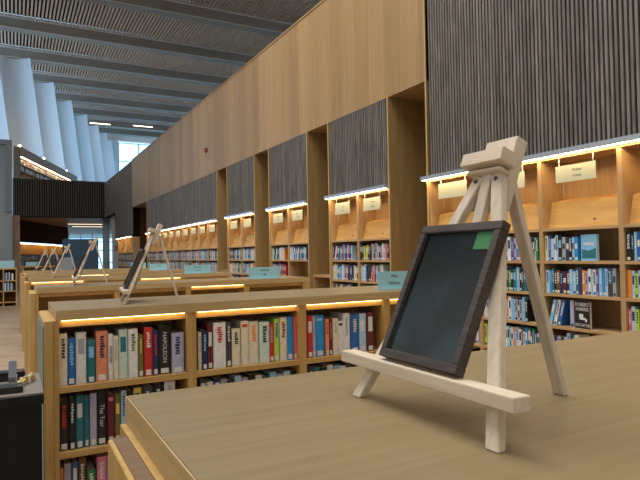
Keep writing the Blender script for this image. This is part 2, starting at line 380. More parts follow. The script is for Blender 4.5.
ORD = ['first', 'second', 'third', 'fourth', 'fifth', 'sixth', 'seventh', 'eighth', 'ninth', 'tenth', 'eleventh', 'twelfth', 'thirteenth', 'fourteenth', 'fifteenth', 'sixteenth', 'seventeenth',
       'eighteenth', 'nineteenth', 'twentieth', 'twenty-first', 'twenty-second', 'twenty-third', 'twenty-fourth', 'twenty-fifth', 'twenty-sixth', 'twenty-seventh', 'twenty-eighth', 'twenty-ninth', 'thirtieth',
       'thirty-first', 'thirty-second', 'thirty-third', 'thirty-fourth', 'thirty-fifth']

# ------------------------------------------------------------------ low bookcase islands
TZ = 1.165; TH = 0.045
ISL = [0.395, 2.80, 5.10, 7.42, 9.74, 12.06]
XB = [0.157, 0.780, 1.395, 1.956, 2.575]
OLED = []
SHZ = [0.065, 0.245, 0.530, 0.822]
isl_names = ['nearest island carrying the big easel', 'second island from the camera', 'third island from the camera', 'fourth island from the camera', 'fifth island from the camera', 'sixth island from the camera']
unit_pos = ['leftmost bay', 'second bay from left', 'third bay from left', 'rightmost bay']
LIT = {0: (0, 1, 2, 3), 1: (0, 1, 2, 3), 2: (2,), 3: (0, 2), 4: (1,), 5: (0, 1)}
def low_bookcase(y0, x0, x1, k, j, dep=0.62):
    t = thing('low_bookcase', 'oak double-sided low bookcase, %s of the %s' % (unit_pos[j], isl_names[k].replace(' carrying the big easel', '').replace(' from the camera', '')), 'bookcase', ((x0 + x1) / 2, y0 + dep / 2, 0), 0, 'low oak bookcases of the islands')
    hw = (x1 - x0) / 2; Y0 = -dep / 2 + 0.006; Y1 = dep / 2 - 0.006
    th = 0.0225
    for s_ in (-1, 1):
        m = MB(); m.box(s_ * hw - (th if s_ > 0 else 0), s_ * hw + (0 if s_ > 0 else th), Y0, Y1, 0, TZ - TH - 0.0005); m.obj('side_panel', 'oak_v', t)
    MB().box(-hw + th, hw - th, -0.012, 0.012, 0.06, TZ - TH - 0.0005).obj('back_panel', 'oak_v', t)
    for z in SHZ:
        MB().box(-hw + th, hw - th, Y0, -0.012, z - 0.026, z).obj('shelf', 'oak_h', t)
        MB().box(-hw + th, hw - th, 0.012, Y1, z - 0.026, z).obj('shelf', 'oak_h', t)
    MB().box(-hw + th, hw - th, Y0 + 0.012, Y0 + 0.03, 0, SHZ[0] - 0.026).obj('plinth', 'oak_h', t)
    MB().box(-hw + th, hw - th, Y0 + 0.020, Y0 + 0.036, TZ - TH - 0.032, TZ - TH - 0.0005).obj('top_rail', 'oak_panel', t)  # front rail in brighter yellow oak, putting the strip's glow into its colour
    MB().box(-hw + th, hw - th, Y1 - 0.016, Y1, TZ - TH - 0.03, TZ - TH - 0.0005).obj('top_rail', 'oak_h', t)
    if j in LIT[k]: MB().box(-hw + th + 0.01, hw - th - 0.01, Y0 + 0.006, Y0 + 0.014, TZ - TH - 0.003, TZ - TH - 0.0008).obj('light_strip', 'led', t)
    return t
for k, y0 in enumerate(ISL):
    dep = 0.62 if k else 0.765
    if not k: y0 = 0.25
    wt = MB().box(0.002, 2.46, 0.002, dep - 0.002, -TH, 0).obj('worktop', 'oak_top', None, (XB[0] + 0.010, y0, TZ), 0.0010)
    MB().box(0.0, 0.0019, 0.0, dep, -TH, -0.0008).obj('edge_band', 'oak_edge', wt); MB().box(0.002, 2.46, 0.0, 0.0019, -TH, -0.0008).obj('edge_band', 'oak_edge', wt)
    lab = ['wide oak worktop of the nearest island, under the big easel', 'oak worktop of the second island, above the history books', 'oak worktop of the third island, behind the dark-framed easel in mid view',
           'oak worktop of the fourth island, beyond three nearer worktops', 'oak worktop of the fifth island, far along the row', 'oak worktop of the farthest island in the row'][k]
    tag(wt, lab, 'worktop', 'island worktops')
    for j in range(4): low_bookcase(y0, XB[j], XB[j + 1], k, j, dep)
    for side in (0, 1):
        ex = 0.118 if side == 0 else 2.5755
        ln = 0.62 if k else 0.69
        ep = MB().box(0 if k else 0.010, 0.038, 0, ln, 0, TZ - TH - 0.0028).obj('end_panel', ['oak_v'], None, (ex, y0, 0), 0.001)
        MB().box(0.006 if k else 0.017, 0.038, 0.0, ln, TZ - TH - 0.0027, TZ - TH - 0.0006).obj('top_cap', 'brown_oak' if k == 0 else 'oak_h', ep)
        w_ = 'left' if side == 0 else 'right'
        tag(ep, 'upright oak end panel closing the %s end of the %s' % (w_, isl_names[k].replace(' carrying the big easel', ' with the big easel')), 'panel', 'island end panels')
# added sheet on the second island's end, daylight tint put into its colour
tag(MB().box(-0.003, 0, 0, 0.60, 0, 0.98).obj('daylight_sheet', 'end_daylight', None, (0.1175, 2.81, 0.115)), 'sea-green sheet with daylight in its colour, on the left end of second island', 'daylight_sheet')

# the books of the second island
YF = 2.806
def u2x(uu, y=2.835, v=350):
    r = RC @ Vector((uu - 320, -(v - 240), F)); return r.x * y / r.y
def v2z(uu, v, y=2.835):
    r = RC @ Vector((uu - 320, -(v - 240), F)); return CAM.z + r.z * y / r.y
BK = []   # (size, builder)
def island_book(x0, x1, zb, zt, colr, label, y=2.835, dp=0.15, tcol=None, seed=0, title=None, sticker=True):
    th = x1 - x0 - 0.0012; h = zt - zb
    m = book_mesh(th, dp, h, colr)
    o = m.obj('book', 'bk_' + colr, None, ((x0 + x1) / 2, y, zb + 0.0004)); tag(o, label, 'book')
    MB().box(-th / 2 + 0.0026, th / 2 - 0.0026, 0.0062, dp - 0.004, 0.003, h - 0.003).obj('page_block', 'pages', o)
    if title:
        tm = link('title', text_mesh(title, min(th * 0.8, (h * 0.62) / max(1, len(title)) * 1.55), 'CENTER', 0.0004, tcol), o, (0, -0.0016, h * 0.56)); tm.rotation_euler = SPINE_S
        if sticker: MB().box(-th * .33, th * .33, -0.0022, -0.0001, 0.006, 0.03).obj('spine_label', 'sticker', o)
    else:
        sm = MB(); spine_marks(sm, th, h, seed, 0, None); sm.obj('spine_print', tcol or 'sticker', o)
        if sticker: MB().box(-th * .31, th * .31, -0.0022, -0.0001, 0.006, 0.006 + h * .11).obj('spine_label', 'sticker', o)
    return o
IB = []
def row(specs, y, zb, where, vbase=350, auto=None):
    for (u0, u1, vt, colr, lab, tc, *rest) in specs:
        x0 = u2x(u0, y, vbase); x1 = u2x(u1, y, vbase)
        j = 0 if x0 < 0.775 else (1 if x0 < 1.39 else 2)
        x0 = max(x0, XB[j] + 0.0235); x1 = min(x1, XB[j + 1] - 0.0235)
        if x1 - x0 < 0.012: continue
        zt = v2z((u0 + u1) / 2, vt, y)
        IB.append((x0, x1, zb, zt, colr, lab + ', ' + where, tc, rest[0] if rest else None))
S1 = SHZ[3]; S2 = SHZ[2]; S3 = SHZ[1]
wh = 'top shelf, left bay of second island'
row([(58.75, 67.3, 333.7, 'cream', 'pale pinkish cream book with dark lettering', 'ink'),
     (67.5, 75.6, 338.7, 'blue', 'short bright blue book beside the pinkish cream one', 'bk_sky blue'),
     (76, 86.5, 332.5, 'white', 'tall greyish white book', 'bk_grey'),
     (87.2, 95.5, 340, 'teal', 'short black-and-teal book left of salmon one', 'bk_sky blue'),
     (96, 108, 331, 'salmon', 'wide salmon orange book', 'bk_navy'),
     (108.3, 113, 334, 'white', 'thin white book with black lettering', 'ink', 'APARTHEID'),
     (113.3, 118.6, 336, 'cream', 'thin cream book', 'bk_grey'),
     (119, 128, 329.5, 'mint', 'tall pale mint book', 'bk_teal'),
     (128.4, 138, 329, 'white', 'tall cream-white book with grey print', 'bk_olive'),
     (138.6, 143.8, 335, 'olive', 'thin olive yellow book', 'bk_yellow'),
     (144.2, 152.6, 327.5, 'red', 'red book with white panel left of NAPOLEON', 'sticker'),
     (153, 158.6, 330, 'navy', 'thin dark navy book squeezed beside NAPOLEON', 'bk_red'),
     (159, 171, 326.5, 'black', 'black book titled NAPOLEON', 'sticker', 'NAPOLEON'),
     (171.8, 184, 333, 'lavender', 'blue and white picture-covered book right of NAPOLEON', 'bk_navy')], 2.835, S1, wh)
wh = 'middle shelf, left bay of second island'
row([(57.3, 69, 401, 'black', 'wide black book with red lettering', 'bk_red'),
     (69.4, 75.6, 398.5, 'black', 'thin black book with white lettering', 'sticker'),
     (76, 84, 395.5, 'teal', 'blue-grey book with white lettering', 'sticker'),
     (84.4, 89.6, 396, 'teal', 'thin dark teal book', 'bk_teal'),
     (90, 96.8, 393.5, 'lavender', 'lavender grey book', 'bk_grey'),
     (97.2, 107, 393, 'black', 'black book titled The Tsar', 'sticker', 'The Tsar'),
     (107.5, 114.5, 394, 'maroon', 'maroon book with pale lettering', 'bk_pink'),
     (115, 120.8, 394, 'olive', 'dark olive book with yellow lettering', 'bk_yellow'),
     (121.3, 127, 391, 'pale blue', 'pale blue book next to the dark worktop corner', 'bk_blue'),
     (127.5, 133.5, 391, 'black', 'black book half hidden by the near worktop', 'sticker'),
     (134, 142, 388, 'yellow', 'yellow-brown book peeping over the near worktop', 'ink'),
     (143, 153, 386, 'charcoal', 'charcoal book peeping over the near worktop', 'sticker'),
     (154, 163, 384, 'black', 'black book showing only its top', 'sticker'),
     (165, 176, 381.5, 'white', 'white-topped book peeping over the worktop', 'bk_grey')], 2.835, S2, wh, 420)
wh = 'lower shelf, left bay of second island'
row([(57.3, 63.5, 469, 'orange', 'orange-red book', 'bk_red'),
     (64, 71.5, 464, 'lavender', 'grey-white book', 'bk_grey'),
     (72, 78, 462, 'blue', 'blue book with white lettering', 'sticker'),
     (78.6, 86, 459, 'brown', 'brown book with white marks', 'sticker'),
     (87, 96, 470, 'green', 'short green book', 'sticker'),
     (97, 106.5, 457, 'pink', 'pink book with white lettering', 'sticker'),
     (107, 112, 456, 'lavender', 'thin lavender book', 'bk_grey'),
     (112.4, 118, 452, 'white', 'white book at the near end panel', 'bk_blue'),
     (118.5, 126, 452, 'navy', 'navy book partly behind the near end panel', 'sticker')], 2.835, S3, wh, 470)
wh = 'top shelf, middle bay of second island'
row([(198.7, 202.2, 332.5, 'cream', 'thin cream book', 'bk_grey'),
     (202.4, 207.6, 331, 'navy', 'navy book with pale blue marks', 'bk_sky blue'),
     (208, 213.2, 324, 'maroon', 'dark brown striped book with white letters', 'sticker'),
     (213.5, 226, 322.5, 'white', 'wide white book with red line', 'bk_red'),
     (226.4, 232, 321.7, 'charcoal', 'black and white book', 'sticker'),
     (232.3, 241, 328.7, 'cream', 'shorter cream book with black drawing', 'ink'),
     (241.4, 249, 321, 'cream', 'tall cream book with narrow red edge', 'bk_red'),
     (249.4, 259, 321.5, 'cream', 'plain cream book with small orange mark', 'bk_orange'),
     (259.4, 269.6, 322, 'mint', 'pale book with a dark tree picture', 'ink'),
     (270, 274.4, 323.7, 'red', 'thin red-topped book', 'bk_grey'),
     (274.8, 280, 319, 'lime', 'green and yellow book', 'bk_blue'),
     (280.3, 287.3, 317.5, 'cream', 'cream book with brown stripe', 'bk_brown'),
     (287.6, 293.8, 317, 'bright blue', 'bright blue book', 'bk_bright blue'),
     (294, 298.6, 316.5, 'coral', 'thin coral red book at the right post', 'bk_coral')], 2.835, S1, wh)
cols2 = ['charcoal', 'white', 'navy', 'grey', 'black', 'pale blue', 'lavender', 'black', 'white', 'charcoal', 'sky blue', 'grey', 'pale blue', 'black']
uu = 200.0
for i, c_ in enumerate(cols2):
    row([(uu, uu + 6.6, 380 - (uu - 200) * 0.115 + [0, 3, 1, 2, 4][i % 5], c_, '%s book, %s from left, seen over the near worktop' % (c_, ORD[i]), 'sticker')], 2.835, S2, 'middle bay', 380); uu += 7.0
wh = 'top shelf, right bay of second island'
row([(307.6, 313, 316, 'red', 'red book with white lettering beside the left post', 'sticker'),
     (313.3, 316, 316, 'lavender', 'thin lavender book', 'bk_grey'),
     (316.3, 325, 315.5, 'bright blue', 'bright turquoise blue book', 'bk_sky blue'),
     (326, 329.6, 319, 'salmon', 'thin salmon book', 'bk_red'),
     (330, 333, 319, 'maroon', 'thin maroon book', 'bk_orange'),
     (333.3, 338.5, 318.5, 'cream', 'pale cream book', 'bk_grey'),
     (338.8, 344, 321, 'white', 'white book with black script', 'ink'),
     (344.2, 351, 313.5, 'white', 'tall plain white book', 'bk_grey'),
     (351.4, 359.5, 315.5, 'blue', 'royal blue book with yellow-white panel', 'bk_cream'),
     (360, 367, 313.5, 'pale blue', 'tall pale silvery blue book', 'bk_white'),
     (367.4, 374.2, 312.5, 'maroon', 'dark maroon book at the right of the row', 'sticker')], 2.835, S1, wh)
uu = 308.5
for i, c_ in enumerate(['charcoal', 'teal', 'black', 'white', 'sky blue', 'white', 'charcoal', 'black', 'cream', 'navy']):
    row([(uu, uu + 6.0, 367 - i * 0.6 + (i % 3), c_, '%s book, %s from left, seen over the near worktop' % (c_, ORD[i]), 'sticker')], 2.835, S2, 'right bay', 380); uu += 6.4
n = 0
for i, (x0, x1, zb, zt, colr, lab, tc, ti) in enumerate(IB):
    h = zt - zb; island_book(x0, x1, zb, zt, colr, lab, 2.835 + (i * 7 % 5) * 0.002, 0.15 + (i * 5 % 3) * 0.01, tc, i + 3, ti); n += 1
NB_ISLAND = n

# ------------------------------------------------------------------ wall bookcases
WSH = [0.12, 0.42, 0.715, 1.005, 1.300, 1.594]
OPEN_TOP = 2.215
bay_names = ['near slatted bay', 'second slatted bay', 'third slatted bay', 'fourth slatted bay', 'long fifth slatted bay', 'far dark bay']
MODS = []   # (y0, y1, bay, idx_from_left)
def add_mods(bay, ys):
    for i in range(len(ys) - 1): MODS.append((ys[i], ys[i + 1], bay, len(MODS)))
add_mods(0, [2.085, 2.88, 3.67, 4.465, 5.26])
add_mods(1, [6.06, 6.845, 7.63]); add_mods(2, [8.37, 9.165, 9.96]); add_mods(3, [10.72, 11.54, 12.36])
add_mods(4, [13.12 + 0.808 * i for i in range(11)])
add_mods(5, [24.2 + 0.9 * i for i in range(5)])
def mod_desc(mi):
    y0, y1, bay, _ = MODS[mi]
    same = [k for k in range(len(MODS)) if MODS[k][2] == bay]; same.sort(key=lambda k: -MODS[k][0]); p = same.index(mi)
    if bay == 0: return ['wall bookcase just left of the big easel head', 'wall bookcase behind the big easel legs', 'wall bookcase right of the big easel', 'wall bookcase at the right photo edge'][p]
    if bay in (1, 2, 3): return '%s wall bookcase of the %s' % (['left', 'right'][p], bay_names[bay])
    return '%s wall bookcase from left in the %s' % (ORD[p], bay_names[bay])
def build_wall_case(mi):
    y0, y1, bay, _ = MODS[mi]; hw = (y1 - y0) / 2; yc = (y0 + y1) / 2; D_ = 0.31
    t = thing('wall_bookcase', 'tall lit oak ' + mod_desc(mi), 'bookcase', (W, yc, 0), 0, 'tall oak bookcases along the right wall')
    th = 0.021
    for s_ in (-1, 1):
        m = MB(); a = s_ * hw; m.box(0.0, D_, min(a, a - s_ * th), max(a, a - s_ * th), 0, OPEN_TOP + 0.02); m.obj('side_panel', 'oak_wall_v', t)
    MB().box(D_ - 0.012, D_, -hw + th, hw - th, 0.05, OPEN_TOP + 0.02).obj('back_panel', 'oak_wall_v', t)
    MB().box(0.0, D_ - 0.012, -hw + th, hw - th, OPEN_TOP, OPEN_TOP + 0.02).obj('top_board', 'oak_hy', t)
    for z in WSH: MB().box(0.002, D_ - 0.012, -hw + th, hw - th, z - 0.026, z).obj('shelf', 'oak_hy', t)
    # sloping display board in the lit top compartment
    m = MB(); z0 = WSH[-1] + 0.0; m.prism([V(0.075, -hw + th, z0), V(0.089, -hw + th, z0), V(0.15, -hw + th, 1.835), V(0.136, -hw + th, 1.835)], (0, 2 * (hw - th), 0))
    m2 = MB(); m2.prism([V(0.14, -hw + th, 1.82), V(D_ - 0.014, -hw + th, 1.86), V(D_ - 0.014, -hw + th, 1.872), V(0.136, -hw + th, 1.835)], (0, 2 * (hw - th), 0))
    d = m.obj('display_board', 'oak_panel', t); m2.obj('display_ledge', 'oak_panel', t)
    if bay < 3: MB().cyl((0.080, -0.10, 1.655), (0.12, -0.10, 1.67), 0.008, 10).obj('finger_hole', 'ink', d)
    return t
cases = [build_wall_case(i) for i in range(len(MODS))]
for i, (a, b) in enumerate([(2.0, 5.33)] + BAYS[1:] + [(24.15, 27.9)]):
    lab = ['long aluminium light strip over the near bookcases by the right photo edge', 'aluminium light strip over the second pair of bays from right', 'aluminium light strip over the third slatted bay',
           'short light strip over the fourth slatted bay', 'very long light strip over the fifth slatted bay', 'far light strip under the dark slatted wall by the gallery'][i]
    b2 = b + 0.06 if i != 0 else b
    t_ = thing('light_strip', lab, 'light strip', (W, a, 2.236), 0, 'light strips above the wall bookcases'); L_ = b2 - a
    MB().box(-0.075, -0.017, 0, L_, 0.0, 0.046).obj('housing', 'alu', t_, None, 0.003)
    MB().box(-0.066, -0.026, 0.02, L_ - 0.02, -0.0022, -0.0005).obj('diffuser', 'led_white', t_)

# hanging signs at the head of each bookcase
signtxt = [('Fiction', 'Crime'), ('Fiction', 'Crime'), ('Crime', 'Fiction'), ('Crime', 'Fiction')]
def hang_sign(mi, yc, wd, hh, zt, words):
    t = thing('hanging_sign', 'cream sign hanging in ' + mod_desc(mi).replace(' in the', ','), 'sign', (W - 0.001, yc, zt), 0, 'cream category signs on the wall bookcases')
    MB().box(-0.005, -0.001, -wd / 2, wd / 2, -hh, 0).obj('card', 'cream', t)
    if words:
        for k, s_ in enumerate(words):
            o = link('lettering', text_mesh(s_, 0.034 if mi < 4 else 0.03), t, (-0.0056, -0.02, -hh * (0.33 if k == 0 else 0.68))); o.rotation_euler = FACE_W
    for q in (-0.45, 0.40):
        MB().cyl((-0.003, q * wd, -0.002), (-0.003, q * wd, OPEN_TOP - zt), 0.004, 8).obj('hook', 'chrome', t)
    if mi < 8: MB().cyl((0.01, wd * 0.33, -0.25), (0.01, wd * 0.33, 0.0), 0.0025, 6).obj('cord', 'white', t)
for mi, (y0, y1, bay, _) in enumerate(MODS):
    yc = (y0 + y1) / 2
    if mi == 1: hang_sign(mi, 3.286, 0.40, 0.145, 2.14, ('Fiction', 'Crime'))
    elif mi == 0: hang_sign(mi, 2.50, 0.40, 0.145, 2.14, ('Fiction', 'Crime'))
    elif mi == 2: hang_sign(mi, 4.05, 0.42, 0.15, 2.15, ('Fiction', 'Crime'))
    elif mi == 3: hang_sign(mi, 4.86, 0.46, 0.17, 2.17, None)
    elif bay < 5: hang_sign(mi, yc + 0.02, 0.42, 0.17, 2.15, ('Fiction', 'Fiction') if bay < 3 else None)

# books on the wall bookcases
cool = ['blue', 'sky blue', 'pale blue', 'navy', 'white', 'black', 'teal', 'bright blue', 'pale blue', 'lavender', 'grey', 'charcoal', 'sky blue', 'navy', 'black', 'white']
warm = ['red', 'maroon', 'orange', 'cream', 'purple', 'pink', 'yellow', 'lime', 'brown', 'green', 'coral']
def island_hides(p):
    """is the sight line from the camera to p cut by an island worktop?"""
    p = Vector(p)
    if p.z < TZ:
        s_ = (CAM.z - TZ) / (CAM.z - p.z); q = CAM + (p - CAM) * s_
        for y0 in ISL:
            if XB[0] < q.x < 2.63 and y0 < q.y < y0 + 0.62: return True
        for y0 in ISL:      # blocked by the body of an island
            for yy in (y0, y0 + 0.62):
                if yy < p.y:
                    q = CAM + (p - CAM) * ((yy - CAM.y) / (p.y - CAM.y))
                    if XB[0] < q.x < 2.6 and q.z < TZ: return True
    return False
WB = []     # every wall book: dict
rnd = random.Random(11)
shelf_words = {1.594: 'top', 1.300: 'second', 1.005: 'third', 0.715: 'fourth', 0.42: 'fifth', 0.12: 'bottom'}
def tree_rotation(lean): return lean
for mi, (y0, y1, bay, _) in enumerate(MODS):
    for zi, z in enumerate(WSH[::-1]):
        if bay >= 4 and z < 1.0: continue
        if zi == 0: continue
        zz = z
        hi = y1 - 0.026; lo_ = y0 + 0.026; span = hi - lo_
        fill = rnd.choice([0.97, 0.8, 0.9, 1.0]); specials = []
        y = hi          # left in the picture = larger Y
        if mi == 1 and zi == 1: fill = 0.50; specials.append(('face', 0.165, 0.225, 'teal', 'large teal book with pale band, turned face out'))
        if mi == 1 and zi == 2: fill = 0.99
        if mi == 1 and zi == 3: fill = 0.0
        if bay == 2 and mi % 2 == 0 and zi == 2: fill = 0.0
        k = 0; stop = hi - span * fill
        if mi == 1 and zi == 3:
            for q in range(3):
                WB.append(dict(y=hi - 0.032 - q * 0.046, z=zz, th=0.030, h=0.235, dp=0.15, c=['sky blue', 'white', 'blue'][q], mi=mi, zi=zi, k=q, lean=0.26)); 
            WB.append(dict(y=hi - 0.26, z=zz, th=0.035, h=0.235, dp=0.17, c='lavender', mi=mi, zi=zi, k=3, lean=0.0))
            WB.append(dict(y=hi - 0.37, z=zz, th=0.16, h=0.235, dp=0.03, c='navy', mi=mi, zi=zi, k=4, lean=0.0, face='dictator'))
            continue
        lean_run = 0
        while y - 0.05 > stop:
            th = rnd.uniform(0.018, 0.040); h = rnd.uniform(0.195, 0.238)
            pw = 0.18 if z > 1.5 else 0.30
            c = rnd.choice(warm) if rnd.random() < pw else rnd.choice(cool)
            lean = 0.0
            if lean_run == 0 and rnd.random() < 0.05 and y - 0.30 > stop: lean_run = rnd.randint(3, 5)
            if lean_run > 0:
                lean = 0.24; adv = th / math.cos(lean) + 0.004
                if lean_run == 1: adv += 0.0
                lean_run -= 1
                h = min(h, 0.21)
                if lean_run == 0: y -= 0.0
            else: adv = th + 0.0015
            WB.append(dict(y=y - th / 2 - (0 if not lean else 0.0), z=zz, th=th, h=h, dp=rnd.uniform(0.13, 0.16), c=c, mi=mi, zi=zi, k=k, lean=lean, last=(lean and lean_run == 0)))
            y -= adv; k += 1
            if lean and lean_run == 0: y -= 0.055
        for sp_ in specials:
            WB.append(dict(y=y - sp_[1] / 2 - 0.02, z=zz, th=sp_[1], h=sp_[2], dp=0.03, c=sp_[3], mi=mi, zi=zi, k=k, lean=0.0, face='teal')); k += 1
vis = []
for b in WB:
    p = (W + 0.03, b['y'], b['z'] + b['h'] - 0.01); pr = proj(p)
    if pr[0] < 0 or pr[0] > 650 or pr[2] < 0: continue
    if island_hides(p): continue
    b['size'] = (b['th'] * b['h']) * (F / pr[2]) ** 2 * (W / pr[2]) * (1.5 if 'face' in b else 1); vis.append(b)
vis.sort(key=lambda b: -b['size'])
NIND = 298 - NB_ISLAND
print('books', NB_ISLAND, 'wall visible', len(vis), 'individual', NIND)
def wall_book_mb(mb, b, base, mats=None):
    """adds the book to mb in coordinates relative to base (bottom of spine)"""
    L_ = b['lean']; R_ = Matrix.Rotation(L_, 4, 'X'); T_ = Matrix.Translation(base)
    th, h, dp = b['th'], b['h'], b['dp']
    off = V(0, 0, math.sin(abs(L_)) * th / 2)
    m4 = T_ @ Matrix.Translation(off) @ R_
    if mats is None: ci, pi, ti = 0, 1, 2
    else: ci, pi, ti = mats
    mb.box(0.0, 0.0045, -th / 2, th / 2, 0, h, ci, m4)
    mb.box(0.0045, dp, -th / 2, -th / 2 + 0.0022, 0, h, ci, m4); mb.box(0.0045, dp, th / 2 - 0.0022, th / 2, 0, h, ci, m4)
    mb.box(0.0045, dp - 0.004, -th / 2 + 0.0022, th / 2 - 0.0022, 0.003, h - 0.004, pi, m4)
    r = random.Random(b['k'] * 31 + b['mi'] * 7 + b['zi']); x = th * 0.33; st = r.random()
    if st < 0.5:
        z = h * 0.9
        while z > h * 0.45: l = 0.008 + 0.01 * r.random(); mb.box(-0.0014, 0.0, -x * (0.4 + 0.5 * r.random()), x * (0.4 + 0.6 * r.random()), z - l, z, ti, m4); z -= l + 0.006
    elif st < 0.85: mb.box(-0.0014, 0.0, -x, x, h * 0.5, h * (0.7 + 0.2 * r.random()), ti, m4)
    if r.random() < 0.7: mb.box(-0.0016, 0.0, -x, x, 0.008, 0.03, ti, m4)
tcols = {'white': 'bk_navy', 'cream': 'bk_maroon', 'yellow': 'ink', 'lime': 'ink', 'pale blue': 'bk_navy', 'grey': 'ink', 'lavender': 'bk_navy', 'mint': 'bk_teal'}
seen = set()
for b in vis[:NIND]:
    xf = W + 0.022 + (b['k'] * 13 % 4) * 0.003
    bay_ = MODS[b['mi']][2]; same = sorted([k for k in range(len(MODS)) if MODS[k][2] == bay_], key=lambda k: -MODS[k][0]); p_ = same.index(b['mi'])
    desc = ['bookcase left of big easel head', 'bookcase behind big easel legs', 'bookcase right of big easel', 'bookcase at right edge'][p_] if bay_ == 0 else ('%s bookcase, %s' % (['left', 'right'][p_], bay_names[bay_]) if bay_ < 4 else '%s bookcase, long slatted bay' % ORD[p_])
    sh = ['', 'first', 'second', 'third', 'fourth', 'fifth'][b['zi']]
    if b.get('face') == 'dictator':
        lab = 'black and white novel titled DICTATOR turned face out on the third book shelf'
        m = MB(); wall_book_mb(m, dict(b), V(0, 0, 0)); m = MB(); h = b['h']; t2 = b['th'] / 2
        m.box(0, 0.003, -t2, t2, 0, h, 0); m.box(0.027, 0.030, -t2, t2, 0, h, 0); m.box(0.003, 0.027, t2 - 0.003, t2, 0, h, 0); m.box(0.003, 0.027, -t2 + 0.004, t2 - 0.003, 0.003, h - 0.003, 1)
        o = m.obj('book', ['bk_' + 'black', 'pages'], None, (xf, b['y'], b['z'])); tag(o, lab, 'book'); o.rotation_euler = (0, 0, math.radians(-8))
        for s_, zz, sz in (('ROBERT', 0.205, 0.043), ('HARRIS', 0.165, 0.043), ('DICTATOR', 0.028, 0.034)):
            q = link('title', text_mesh(s_, sz, 'CENTER', 0.0006, 'sticker'), o, (-0.001, 0, zz)); q.rotation_euler = FACE_W
        q = MB(); q.box(-0.001, 0, -0.035, 0.03, 0.075, 0.095); q.box(-0.001, 0, -0.01, 0.035, 0.09, 0.125); q.box(-0.001, 0, -0.05, -0.03, 0.06, 0.085); q.obj('cover_motif', 'sticker', o)
        continue
    if b.get('face') == 'teal':
        h = b['h']; t2 = b['th'] / 2; m = MB()
        m.box(0, 0.003, -t2, t2, 0, h, 0); m.box(0.025, 0.028, -t2, t2, 0, h, 0); m.box(0.003, 0.025, t2 - 0.003, t2, 0, h, 0); m.box(0.003, 0.025, -t2 + 0.004, t2 - 0.003, 0.003, h - 0.003, 1)
        o = m.obj('book', ['bk_sky blue', 'pages'], None, (xf, b['y'], b['z'])); tag(o, 'large blue-green book turned face out on the upper shelf right of the easel', 'book'); o.rotation_euler = (0, 0, math.radians(-6))
        q = MB(); q.prism([V(-0.001, t2 - .01, .02), V(-0.001, -t2 + .01, .02), V(-0.001, -t2 + .01, .11), V(-0.001, 0, .085), V(-0.001, t2 - .01, .10)], (0.001, 0, 0)); q.obj('cover_picture', 'bk_teal', o)
        q = MB(); q.box(-0.0012, 0, -t2 + .03, t2 - .03, 0.135, 0.155); q.obj('cover_title', 'sticker', o)
        continue
    lab = '%s book, %s from left, %s shelf, %s' % (b['c'], ORD[b['k']], sh, desc)
    if b['lean']: lab = '%s leaning book, %s from left, %s shelf, %s' % (b['c'], ORD[b['k']], sh, desc)
    assert lab not in seen, lab
    assert len(lab.split()) <= 16, lab
    seen.add(lab)
    m = MB(); wall_book_mb(m, b, V(0, 0, 0.0005))
    tc = tcols.get(b['c'], ['sticker', 'bk_sky blue', 'sticker', 'bk_cream'][b['k'] % 4])
    o = m.obj('book', ['bk_' + b['c'], 'pages', tc], None, (xf, b['y'], b['z'])); tag(o, lab, 'book')
rest = MB(); keys = sorted(PAL.keys()); matl = ['bk_' + k for k in keys] + ['pages', 'sticker']
for b in vis[NIND:]:
    wall_book_mb(rest, b, V(W + 0.022 + (b['k'] * 13 % 4) * 0.003, b['y'], b['z'] + 0.0005), (keys.index(b['c']), len(keys), len(keys) + 1))
# books under and on the gallery and in the far low case join the same uncounted mass
def dl(o_, s_): return o_ + D * s_
def row_along(rest, n_, z, xo, seed, L_, per=0.8, pal=None):
    r = random.Random(seed); s_ = 0.05
    for i in range(n_):
        th = r.uniform(0.03, 0.05); h = r.uniform(0.2, 0.25)
        if s_ + th > L_: break
        if (s_ % per) > 0.03 and (s_ % per) < per - 0.08: rest.box(s_, s_ + th, xo, xo + 0.16, z, z + h, keys.index(r.choice(pal or cool + ['cream', 'red', 'brown', 'white', 'white'])))
        s_ += th + r.uniform(0.002, 0.02)

# oak carcasses for the far rows beneath / upon the gallery
FAR_A = V(0.42, 34.3, 0)
def far_case(origin, length, z0, z1, shelves, nm, label, rows_lit, n):
    t = thing(nm, label, 'bookcase', (origin.x, origin.y, z0)); rz = math.atan2(D.y, D.x); t.rotation_euler = (0, 0, rz)
    H_ = z1 - z0
    MB().box(0, length, 0.30, 0.32, 0, H_).obj('back_panel', 'oak_panel', t)
    MB().box(0, length, 0.0, 0.30, H_ - 0.03, H_).obj('top_board', 'oak_hy', t)
    for z in shelves: MB().box(0, length, 0.0, 0.30, z - 0.03, z).obj('shelf', 'oak_hy', t)
    k = int(length / 0.8)
    for i in range(k + 1): MB().box(i * length / k - 0.012, i * length / k + 0.012, -0.004, 0.30, 0, H_).obj('side_panel', 'oak_v', t)
    MB().box(0.02, length - 0.02, 0.01, 0.03, H_ - 0.04, H_ - 0.031).obj('light_strip', 'led_white', t)
    return t
